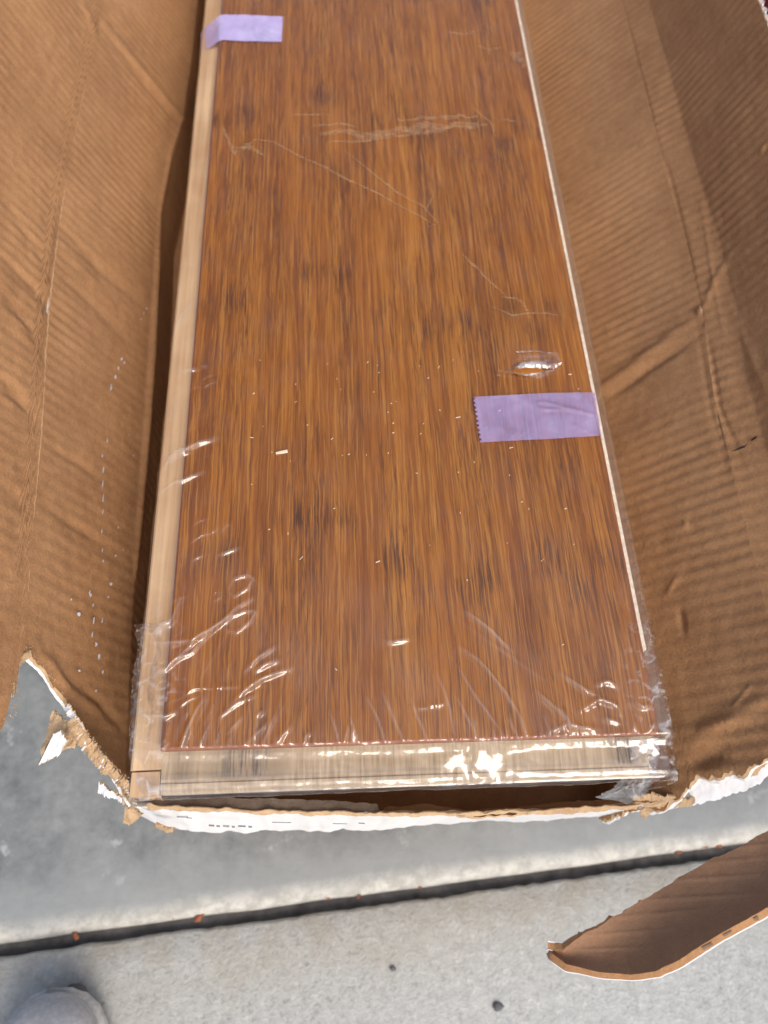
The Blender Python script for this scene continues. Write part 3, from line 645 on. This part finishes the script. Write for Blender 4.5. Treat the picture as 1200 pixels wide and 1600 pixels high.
# ------------------------------------------------------------------ the planks
def plank(label, dx, dy, z, first=True):
    p = thing('flooring_plank', label, 'plank', (.095 + dx, .5 + dy, z - .0135), 'flooring planks stacked in the box')
    # stained wear layer with a fine bevelled arris
    x0, x1, y0, y1, b = dx, dx + .190, dy, dy + .98, .0009
    ring = lambda i, zz: [(x0 + i, y0 + i, zz), (x1 - i, y0 + i, zz), (x1 - i, y1 - i, zz), (x0 + i, y1 - i, zz)]
    v = ring(b, z) + ring(0, z - b) + ring(0, z - .0035)
    f = [(0, 1, 2, 3)]; fm = [0]
    for k in (0, 4):
        for q in range(4): f.append((k + q, k + 4 + q, k + 4 + (q + 1) % 4, k + (q + 1) % 4)); fm.append(1)
    mesh('wear_layer', v, f, [M_BAMBOO, M_EDGE], p, fm, smooth=False)
    v, f = box_verts(x0 + .0002, x1 - .0002, y0 + .0002, y1, z - .0130, z - .0035); bevel(mesh('core', v, f, M_CORE, p, smooth=False), .0004)
    v, f = box_verts(x1 - .0002, x1 + .0023, y0 + .034, y1, z - .0105, z - .0022); bevel(mesh('tongue', v, f, M_TONGUE, p, smooth=False), .0005)
    # long locking strip on the left
    def extr(name, prof, axis, a0, a1, m):
        n = len(prof); v = []
        for a in (a0, a1):
            for (u, zz) in prof: v.append((u, a, zz) if axis == 'y' else (a, u, zz))
        f = [(k, (k + 1) % n, n + (k + 1) % n, n + k) for k in range(n)] + [tuple(range(n - 1, -1, -1)), tuple(range(n, 2 * n))]
        if axis == 'x': f = [q[::-1] for q in f]
        return mesh(name, v, f, m, p, smooth=False)
    extr('locking_strip', [(x0 + .0001, z - .0050), (x0 + .0001, z - .0125), (x0 - .0100, z - .0125), (x0 - .0113, z - .0105), (x0 - .0113, z - .0062), (x0 - .0104, z - .0054), (x0 - .0062, z - .0051)], 'y', y0 - .0060, y1, M_CORE)
    extr('locking_strip', [(x0 - .0004, z - .0065), (x0 - .0004, z - .0125), (x0 - .0100, z - .0125), (x0 - .0110, z - .0072)], 'y', y0 - .0150, y0 - .0066, M_CORE)
    # end lip: recess, ridge and rounded nose
    extr('end_lip', [(y0 + .0001, z - .0046), (y0 - .0098, z - .0050), (y0 - .0108, z - .0060), (y0 - .0114, z - .0055), (y0 - .0134, z - .0062), (y0 - .0146, z - .0080), (y0 - .0146, z - .0115), (y0 - .0136, z - .0128), (y0 + .0001, z - .0128)], 'x', x0 + .0002, x1 - .0045, M_END)
    return p
plank('top amber brown bamboo flooring plank wrapped in clear film', 0, 0, 0)
plank('second bamboo flooring plank lying directly under the wrapped top one', .001, .034, -.0145)
for k, nm in enumerate(('third', 'fourth', 'fifth', 'sixth', 'seventh')):
    plank(nm + ' bamboo flooring plank down in the stack wrapped inside the torn box', (-.001, .0005, .001, 0, -.0005)[k], (.036, .033, .038, .032, .035)[k], -.029 - .0143 * k)

# ------------------------------------------------------------------ the plastic film
wrap = thing('plastic_wrap', 'clear wrinkled plastic film stretched over the top plank and its near end', 'plastic film', (.095, .3, .001))
s_top = np.linspace(.0, .1915, 290)
sx = np.r_[[-.0085, -.0092, -.0100, -.0108, -.0114, -.0117, -.0118, -.0114], np.linspace(-.0105, -.0006, 16), s_top, [.1932, .1950, .1966, .1976, .1981, .1981, .1976, .1968, .1958]]
sz = np.r_[[-.056, -.046, -.036, -.026, -.018, -.012, -.0078, -.0056], np.linspace(-.0047, .0002, 16), np.full(290, .0008), [.0004, -.0012, -.004, -.008, -.013, -.019, -.026, -.034, -.044]]
ty = np.r_[[-.0085, -.0100, -.0115, -.0128, -.0140, -.0150, -.0158], np.linspace(-.0156, -.0004, 26), np.linspace(.0002, .17, 250), np.linspace(.172, .58, 230), np.linspace(.6, .982, 8)]
tyl = np.linspace(-.0156, -.0004, 26)
tz = np.r_[[-.048, -.036, -.026, -.018, -.0125, -.0098, -.0080], np.interp(tyl, [-.0156, -.0140, -.0125, -.0045, -.0020, -.0004], [-.0062, -.0049, -.0045, -.0040, -.0033, -.0003]), np.zeros(250 + 230 + 8)]
SX, TY = np.meshgrid(sx, ty, indexing='ij'); SZ, TZ = np.meshgrid(sz, tz, indexing='ij')
tent = np.exp(-((SX - .118 + .006 * fbm(SX * 0 + 3, TY * 300, 61, 3)) / .013) ** 4) * (TY < 0) * (TY > -.016) * (.55 + .9 * fbm(SX * 260, TY * 120, 62, 3))        # one stretch of film spans the edge in a straight tent
tzp = np.r_[tyl, 1.0]; tzq = np.r_[np.interp(tyl, [-.0156, -.0140, -.0125, -.0045, -.0020, -.0004], [-.0062, -.0049, -.0045, -.0040, -.0033, -.0003]), 0]
wv_ = np.where((TY < 0) & (TY > -.0157), np.interp(TY + .0012 * fbm(SX * 75, TY * 60, 66, 4), tzp, tzq) + .0008 * np.clip(fbm(SX * 60 + TY * 120, TY * 70, 67, 3), 0, 1), TZ)
TZ = np.where((TY < -.0004) & (TY > -.0150), wv_, TZ)
TZ = TZ + tent * (np.minimum(0, TY * .50) - TZ)
G = np.stack([SX, TY, SZ + TZ], -1)
PX, PY = px(G)
CR = [([(272, 520), (288, 492), (305, 470)], 3, .0011), ([(262, 588), (300, 580), (328, 572)], 2.6, .0011), ([(298, 605), (325, 602)], 2.5, .0007), ([(250, 742), (285, 708), (312, 694), (342, 686)], 4, .0020), ([(248, 772), (300, 746), (320, 738)], 3, .0014),
      ([(265, 655), (280, 625)], 2.5, .0009), ([(340, 870), (375, 857)], 2.6, .0010), ([(345, 832), (352, 822), (360, 818)], 2.5, .0009), ([(300, 640), (318, 637)], 2.3, .0006),
      ([(330, 835), (338, 826), (345, 822)], 2.3, .0007), ([(356, 925), (366, 906), (386, 900), (396, 906), (388, 920), (366, 934), (356, 925)], 2.4, .0011), ([(330, 938), (336, 926), (345, 925), (343, 935), (332, 940)], 2.3, .0009),
      ([(350, 985), (362, 966), (384, 956), (400, 958), (392, 972), (370, 990), (350, 985)], 2.4, .0011),
      ([(233, 1000), (260, 1006), (300, 1004), (325, 990), (350, 972), (372, 950), (395, 935)], 4, .0026), ([(212, 985), (250, 992), (270, 970), (282, 938)], 3.5, .0022), ([(238, 1068), (262, 1045), (295, 1015), (325, 985)], 3.2, .0018), ([(262, 1040), (300, 1022), (330, 990)], 2.5, .0012),
      ([(382, 1052), (405, 1028), (432, 1010)], 3.6, .0014), ([(398, 1052), (415, 1040), (436, 1032)], 4, .0016), ([(360, 1104), (382, 1082), (410, 1062), (456, 1044)], 4, .0020), ([(400, 1122), (412, 1112)], 3.2, .0013), ([(284, 1170), (296, 1140), (308, 1114), (322, 1090)], 4.5, .0030), ([(276, 1165), (290, 1130), (302, 1112)], 4, -.0012),
      ([(212, 1098), (235, 1118), (260, 1122), (277, 1112)], 3.5, .0022), ([(280, 1080), (350, 1074), (420, 1072)], 2.6, .0007), ([(435, 1162), (446, 1146), (456, 1135)], 3.2, .0015), ([(474, 1165), (478, 1152), (486, 1145)], 3, .0012), ([(530, 1165), (524, 1140), (514, 1112)], 3, .0013), ([(562, 1165), (552, 1138), (544, 1118)], 2.8, .0012), ([(602, 1164), (590, 1125), (572, 1090)], 3.2, .0015),
      ([(632, 1165), (612, 1120), (596, 1080)], 3, .0014), ([(668, 1160), (650, 1120), (640, 1090)], 3, .0010), ([(708, 1148), (700, 1105), (690, 1075), (680, 1052)], 3, .0015), ([(742, 1152), (728, 1122), (712, 1090)], 2.8, .0012), ([(784, 1150), (762, 1118), (738, 1085), (712, 1040)], 2.6, .0011),
      ([(722, 955), (742, 968), (766, 988), (800, 1022)], 4, .0018), ([(715, 1012), (742, 1030), (760, 1050), (790, 1088), (822, 1140)], 4, .0020), ([(835, 1080), (868, 1112), (892, 1145)], 4, .0020), ([(846, 1092), (880, 1138)], 3, -.0010), ([(872, 1052), (905, 1075), (935, 1090)], 3, .0010),
      ([(868, 1104), (890, 1136), (935, 1142)], 5, .0020), ([(904, 1112), (935, 1094), (962, 1104), (968, 1118)], 3.5, .0018), ([(930, 1070), (948, 1066), (962, 1074)], 4, .0015), ([(988, 1096), (1002, 1106), (1014, 1104)], 3.5, .0016), ([(940, 1122), (968, 1132)], 3.5, .0013), ([(850, 1148), (880, 1135), (905, 1142)], 4, .0014), ([(985, 1145), (990, 1130)], 3, .0013), ([(1010, 1146), (1022, 1130)], 3, .0013),
      ([(862, 900), (900, 970), (948, 1040)], 4, .0006), ([(780, 700), (830, 800), (872, 905)], 3.5, .0004), ([(885, 690), (905, 780), (935, 900), (955, 1040)], 4, .0006), ([(700, 955), (760, 1000), (850, 1062)], 3, .0006), ([(640, 1000), (612, 1005), (600, 1002)], 3.5, .0012), ([(655, 1105), (690, 1100), (640, 1108)], 5, .0008),
      ([(390, 1160), (420, 1130)], 3, .0011), ([(340, 1125), (372, 1100), (400, 1088)], 2.6, .0010), ([(355, 1150), (380, 1120)], 2.6, .0010), ([(790, 580), (830, 578), (872, 572)], 3, .0012), ([(800, 570), (812, 562), (870, 556), (875, 572)], 4, .0016), ([(806, 580), (840, 590), (868, 580)], 3, .0010), ([(800, 545), (868, 550), (872, 560)], 2.5, .0005)]
rr = random.Random(5)
for k in range(46):       # small puckers gathered along the near edge
    x = rr.uniform(290, 1015); l = rr.uniform(15, 55); sl = (x - 560) / 480 * -.55 + rr.uniform(-.25, .25)
    CR.append(([(x, 1166), (x + sl * l * .5, 1166 - l * .5), (x + sl * l, 1166 - l)], rr.uniform(1.8, 3.2), rr.uniform(.0004, .0013)))
for k in range(60):       # fine stretch lines fanning up from the near edge
    x = rr.uniform(265, 1015); l = rr.uniform(50, 190); sl = (x - 540) / 480 * -.75 + rr.uniform(-.2, .2); y0 = 1166 - rr.uniform(0, 60) ** 1.0
    CR.append(([(x, y0), (x + sl * l * .5 + rr.uniform(-4, 4), y0 - l * .5), (x + sl * l, y0 - l)], rr.uniform(1.3, 2.2), rr.uniform(.00025, .0007)))
for k in range(26):       # short creases along the left edge
    y = rr.uniform(480, 1120); x = 300 - (y - 480) * .085 + rr.uniform(-25, 40); l = rr.uniform(14, 60)
    CR.append(([(x, y), (x + l * .45, y - l * .3), (x + l * .95, y - l * .45)], rr.uniform(1.4, 2.4), rr.uniform(.0003, .0009)))
near = np.exp(-np.maximum(TY, 0) / .055); edge = np.exp(-np.maximum(TY, -.004) / .016)
dz = ridges(PX, PY, CR)
dz = dz + near * .0013 * (1 + fbm(SX * 48 + TY * 25, TY * 26, 5, 4)) + edge * (TY > -.003) * .0007 * np.abs(fbm(SX * 230, TY * 60, 9, 3)) + .00038 * (1 + fbm(SX * 35, TY * 24, 15, 4)) + .0004 * np.clip(fbm(SX * 60 + TY * 20, TY * 16, 25, 4), 0, 1)
side = np.clip((.0 - SX) / .012, 0, 1) + np.clip((SX - .1915) / .004, 0, 1) + np.clip(-TY / .016, 0, 1)
topw = np.clip(1 - np.clip(side - .0, 0, 1) * .55, 0, 1)
N = normals(G); N = N * np.sign(N[..., 2:3] + 1e-9)
side_n = np.stack([np.where(SX < 0, -1, np.where(SX > .19, 1, 0.)), np.where(TY < -.015, -1., 0), np.ones_like(SX)], -1)
dd = dz * topw + np.clip(side, 0, 1) * (.0004 * (fbm(SX * 120 + TZ * 160, TY * 95 + SZ * 160, 31, 4) + .2))
G = G + side_n * dd[..., None]
G[..., 2] = np.maximum(G[..., 2], np.where((SX > .0005) & (SX < .1895) & (TY > .0005), .0003, -1))
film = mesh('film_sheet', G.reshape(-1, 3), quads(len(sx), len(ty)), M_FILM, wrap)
ghv = np.clip(ridges(PX, PY, [(p, w_ * .55, 1.0) for p, w_, h in CR if h > .0009]), 0, 1).ravel() * .22  # highlights along the stronger creases, painted in as white
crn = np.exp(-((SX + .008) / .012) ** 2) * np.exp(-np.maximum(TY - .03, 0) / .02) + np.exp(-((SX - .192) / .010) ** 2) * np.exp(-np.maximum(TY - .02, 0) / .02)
ghv = np.clip(ghv + (np.clip(1 - np.abs(fbm(SX * 170, TY * 170, 77, 3)) * 14, 0, 1) * .55 * crn).ravel(), 0, 1)
ghv = np.clip(ghv + (near * (TY > -.003) * (.035 + .07 * np.clip(fbm(SX * 45 + TY * 30, TY * 28, 88, 4) + .2, 0, 1))).ravel(), 0, 1)  # hazy sheen towards the near end, put into the colour
att = film.data.attributes.new('glint_haze', 'FLOAT', 'POINT'); att.data.foreach_set('value', ghv.astype(np.float32))
F2 = [M_FILM2] * 3
def fr(A, zA, B, zB, seed, amp=.0035, n=90, m=20, freq=130, rag=.0012): return ribbon('film_ruffle', A, zA, B, zB, n, m, .00005, F2, wrap, amp, freq, (rag, rag), seed, edges=(0, 0, 0, 0))
fr([(212, 976), (214, 1010), (206, 1060), (202, 1110), (198, 1150)], [-.008, -.009, -.01, -.012, -.014], [(250, 974), (250, 1020), (246, 1060), (238, 1110), (230, 1160)], -.0030, 91, .0022, 120, 30, 75)
fr([(1012, 960), (1018, 1000), (1026, 1060), (1034, 1120), (1042, 1170), (1040, 1198)], [.001, 0, -.002, -.004, -.006, -.008], [(1008, 960), (1006, 1010), (1020, 1080), (1028, 1130), (1034, 1176), (1039, 1200)], [-.004, -.005, -.006, -.008, -.01, -.01], 94, .0014, 90, 8)
fr([(1030, 1152), (1028, 1180), (1024, 1206), (1004, 1240), (980, 1254)], [-.003, -.006, -.012, -.022, -.03], [(988, 1158), (984, 1186), (974, 1208), (955, 1230), (930, 1246)], [-.004, -.005, -.009, -.018, -.026], 95, .0020, 80, 24, 80)
fr([(1024, 1190), (1020, 1218), (1004, 1244)], [-.009, -.016, -.025], [(990, 1216), (975, 1232), (940, 1248)], [-.010, -.018, -.028], 96, .002, 50, 20, 90)
# stretch marks and scuffs that catch in the film
def scuff(pts, wid, n=60, seed=0, z=.0011):
    p = np.array(pts, float); q = resample(p, n); d = np.gradient(q, axis=0); d /= np.linalg.norm(d, axis=1, keepdims=True); nn = np.stack([-d[:, 1], d[:, 0]], 1)
    t = np.linspace(0, 1, n); wv = wid * (.35 + .65 * np.sin(np.pi * t)) * (1 + .6 * fbm(t * 20, t * 0, seed, 3)); q = q + nn * (wid * .6 * fbm(t * 9, t * 0, seed + 4, 3))[:, None]
    a = np.array([at(*k, z) for k in q + nn * wv[:, None] / 2]); b = np.array([at(*k, z) for k in q - nn * wv[:, None] / 2])
    mesh('scuff_mark', np.stack([a, b], 1).reshape(-1, 3), quads(n, 2), M_SCUFF, wrap)
for k, (p, wd) in enumerate([([(362, 230), (382, 232), (400, 218), (428, 222), (470, 244), (520, 268), (590, 302), (640, 330), (682, 352)], 3.2), ([(348, 196), (358, 222), (368, 246)], 5), ([(364, 240), (376, 232), (388, 230), (412, 242)], 7),
    ([(488, 196), (520, 194), (555, 197)], 4), ([(500, 212), (530, 206), (560, 212), (600, 206), (650, 198), (700, 196), (748, 190)], 11), ([(512, 222), (560, 222), (610, 212), (690, 204)], 6), ([(620, 188), (690, 182), (745, 184)], 6), ([(640, 206), (700, 200), (760, 196)], 6), ([(530, 228), (552, 246), (580, 268), (620, 300), (660, 322), (684, 348), (668, 356)], 2.6),
    ([(700, 50), (725, 54), (750, 48)], 3), ([(745, 72), (765, 78), (782, 74)], 3), ([(778, 190), (790, 186), (806, 190)], 3), ([(720, 394), (745, 420), (790, 462)], 3.5), ([(796, 84), (812, 90), (820, 104)], 12), ([(770, 480), (800, 492), (850, 488), (872, 492)], 3), ([(786, 462), (815, 470), (830, 500)], 4), ([(680, 300), (664, 330)], 2.2), ([(455, 180), (520, 178)], 2.2), ([(740, 170), (766, 190), (775, 215)], 3)]):
    scuff(p, wd, seed=100 + k * 7)
# the small burst in the film
def burst(pts, z, m, nm):
    v = [at(x, y, z) for x, y in pts]; c = np.mean(v, axis=0) + np.array([0, 0, .0012]); n = len(v)
    return mesh(nm, v + [c], [(k, (k + 1) % n, n) for k in range(n)], m, wrap)
burst([(799, 581), (804, 575), (822, 573), (842, 575), (850, 579), (838, 584), (812, 585)], .0026, M_BURST, 'film_hole')
def glint_haze(A, B, seed, z=.0034, n=60): 
    o = ribbon('crease_glint', A, z, B, z - .0004, n, 10, .00005, [M_GLINT] * 3, wrap, .0007, 300, (.0005, .0005), seed, .0009, edges=(0, 0, 0, 0)); return o  # bright glint on the burst wrinkle, painted as white film
glint_haze([(802, 574), (816, 566), (835, 563), (858, 561), (876, 563)], [(806, 578), (824, 575), (846, 575), (866, 575), (877, 571)], 401)
glint_haze([(776, 577), (798, 580), (822, 584), (846, 581), (874, 575)], [(778, 580), (800, 584), (824, 588), (848, 584), (876, 577)], 402, .003)
glint_haze([(806, 549), (835, 547), (868, 552), (876, 566)], [(806, 550.5), (835, 549), (866, 554), (873, 567)], 403, .0022)

# ------------------------------------------------------------------ violet tape strips
def tape(label, A, B, zA, zB, n, m, loc, seed, serr=False):
    M_ = M_TAPE if serr else M_TAPE2
    G = ribbon('tape_strip', A, zA, B, zB, n, m, .00006, [M_TAPE] * 3, None, .00025, 260, (0, 0), seed, ret=True)
    if serr:
        PX, PY = px(G); G[..., 2] += ridges(PX, PY, [([(830, 631), (850, 628), (880, 637), (936, 650)], 3, .0009), ([(832, 634), (850, 640), (886, 641)], 3, .0008), ([(874, 640), (884, 660), (886, 682)], 2.5, .0006), ([(748, 622), (762, 650), (774, 688)], 3, .0005), ([(795, 675), (800, 681), (806, 676), (800, 671), (795, 675)], 2, .0004), ([(810, 676), (815, 680), (819, 675), (812, 671)], 2, .0004), ([(893, 668), (900, 664), (906, 672), (898, 676)], 2, .0005), ([(800, 628), (808, 634)], 3, .0003)])
        row = G[0] if abs(px(G[0, 0])[0] - A[0][0]) < 30 else G[-1]
        row[:, 0] += .0009 * ((np.arange(m) // 2) % 2)
    c = G.reshape(-1, 3).mean(0)
    return tag(shell('tape_strip', G, .00008, [M_] * 3, None, loc=c), label, 'tape', 'violet tape strips')
tape('violet tape strip at the top left, wrapped over the left edge of the plank', [(314, 52), (320, 44), (343, 24), (348, 23), (380, 23), (442, 26)], [(314, 86), (322, 78), (342, 64), (348, 62), (380, 64), (440, 65)], [-.0095, -.005, .0012, .0014, .0014, .0014], [-.0095, -.005, .0012, .0014, .0014, .0014], 90, 24, None, 201)
tape('violet tape strip with serrated end on the right edge of the plank', [(739, 620), (760, 619), (800, 617), (860, 614), (921, 613), (927, 614), (932, 616)], [(750, 691), (770, 690), (810, 688), (870, 685), (930, 681), (938, 681), (942, 684)], [.0024, .0021, .0021, .0021, .002, .0008, -.006], [.0024, .0021, .0021, .0021, .002, .0008, -.006], 110, 41, None, 202, True)

# ------------------------------------------------------------------ wood slivers lying on the film
def sliver(x0, y0, x1, y1, wd, z=.0019):
    a, b = at(x0, y0, z), at(x1, y1, z); d = (b - a) / np.linalg.norm(b - a); n = np.array([-d[1], d[0], 0]); k = wd * .5 * .3 / F; h = np.array([0, 0, k * .8])
    v = [a + n * k * .7, a - n * k * .5, b - n * k, b + n * k * .8, a + n * k * .5 + h, a - n * k * .4 + h, b - n * k * .8 + h, b + n * k * .6 + h]
    return v, [(3, 2, 1, 0), (4, 5, 6, 7), (0, 1, 5, 4), (1, 2, 6, 5), (2, 3, 7, 6), (3, 0, 4, 7)]
v, f = sliver(431, 709, 449, 705, 6.5)
tag(mesh('wood_sliver', v, f, M_SLIVER, loc=np.mean(v, axis=0), smooth=False), 'largest pale wood sliver lying left of centre on the filmed plank', 'wood sliver')
V, Q = [], []
for k in range(70):
    x = rr.uniform(360, 960); y = 560 + abs(rr.gauss(0, 1)) * 190
    if x > 960 + (y - 900) * .17 or y > 1120: continue
    l = rr.uniform(1.5, 8) if k % 4 == 0 else rr.uniform(1, 3.2); a = rr.choice([rr.uniform(0, 3.14), rr.uniform(-.9, -.3)])
    v, f = sliver(x, y, x + l * math.cos(a), y + l * math.sin(a), rr.uniform(1.0, 1.9)); b = len(V); V += v; Q += [tuple(q + b for q in g) for g in f]
o = mesh('wood_dust', V, Q, M_SLIVER, smooth=False); tag(o, 'fine pale wood shavings scattered over the film on the plank', 'wood dust', None, 'stuff')

# ------------------------------------------------------------------ red container beyond the right flap
c = at(1195, 8, GZ); rc = thing('red_container', 'dark red surface glimpsed past the upper edge of the right flap', 'container', (c[0] + .25, c[1] + .12, GZ))
def tub(name, x0, x1, y0, y1, z0, z1, tp, th, parent):
    ring = lambda i, z: [(x0 + i, y0 + i, z), (x1 - i, y0 + i, z), (x1 - i, y1 - i, z), (x0 + i, y1 - i, z)]
    v = ring(tp, z0) + ring(0, z1) + ring(th, z1) + ring(tp + th, z0 + th)
    f = [(3, 2, 1, 0)] + [(k + q, k + (q + 1) % 4, k + 4 + (q + 1) % 4, k + 4 + q) for k in (0, 4, 8) for q in range(4)] + [(12, 13, 14, 15)]
    return bevel(mesh(name, v, f, M_RED, parent, smooth=False), .004, 3)
x0, y0 = c[0] - .12, c[1] - .25
tub('container_body', x0, x0 + .5, y0, y0 + .5, GZ, GZ + .20, .03, .004, rc)
v, f = box_verts(x0 - .012, x0 + .512, y0 - .012, y0 + .512, GZ + .2002, GZ + .215); bevel(mesh('lid', v, f, M_RED, rc, smooth=False), .005, 3)
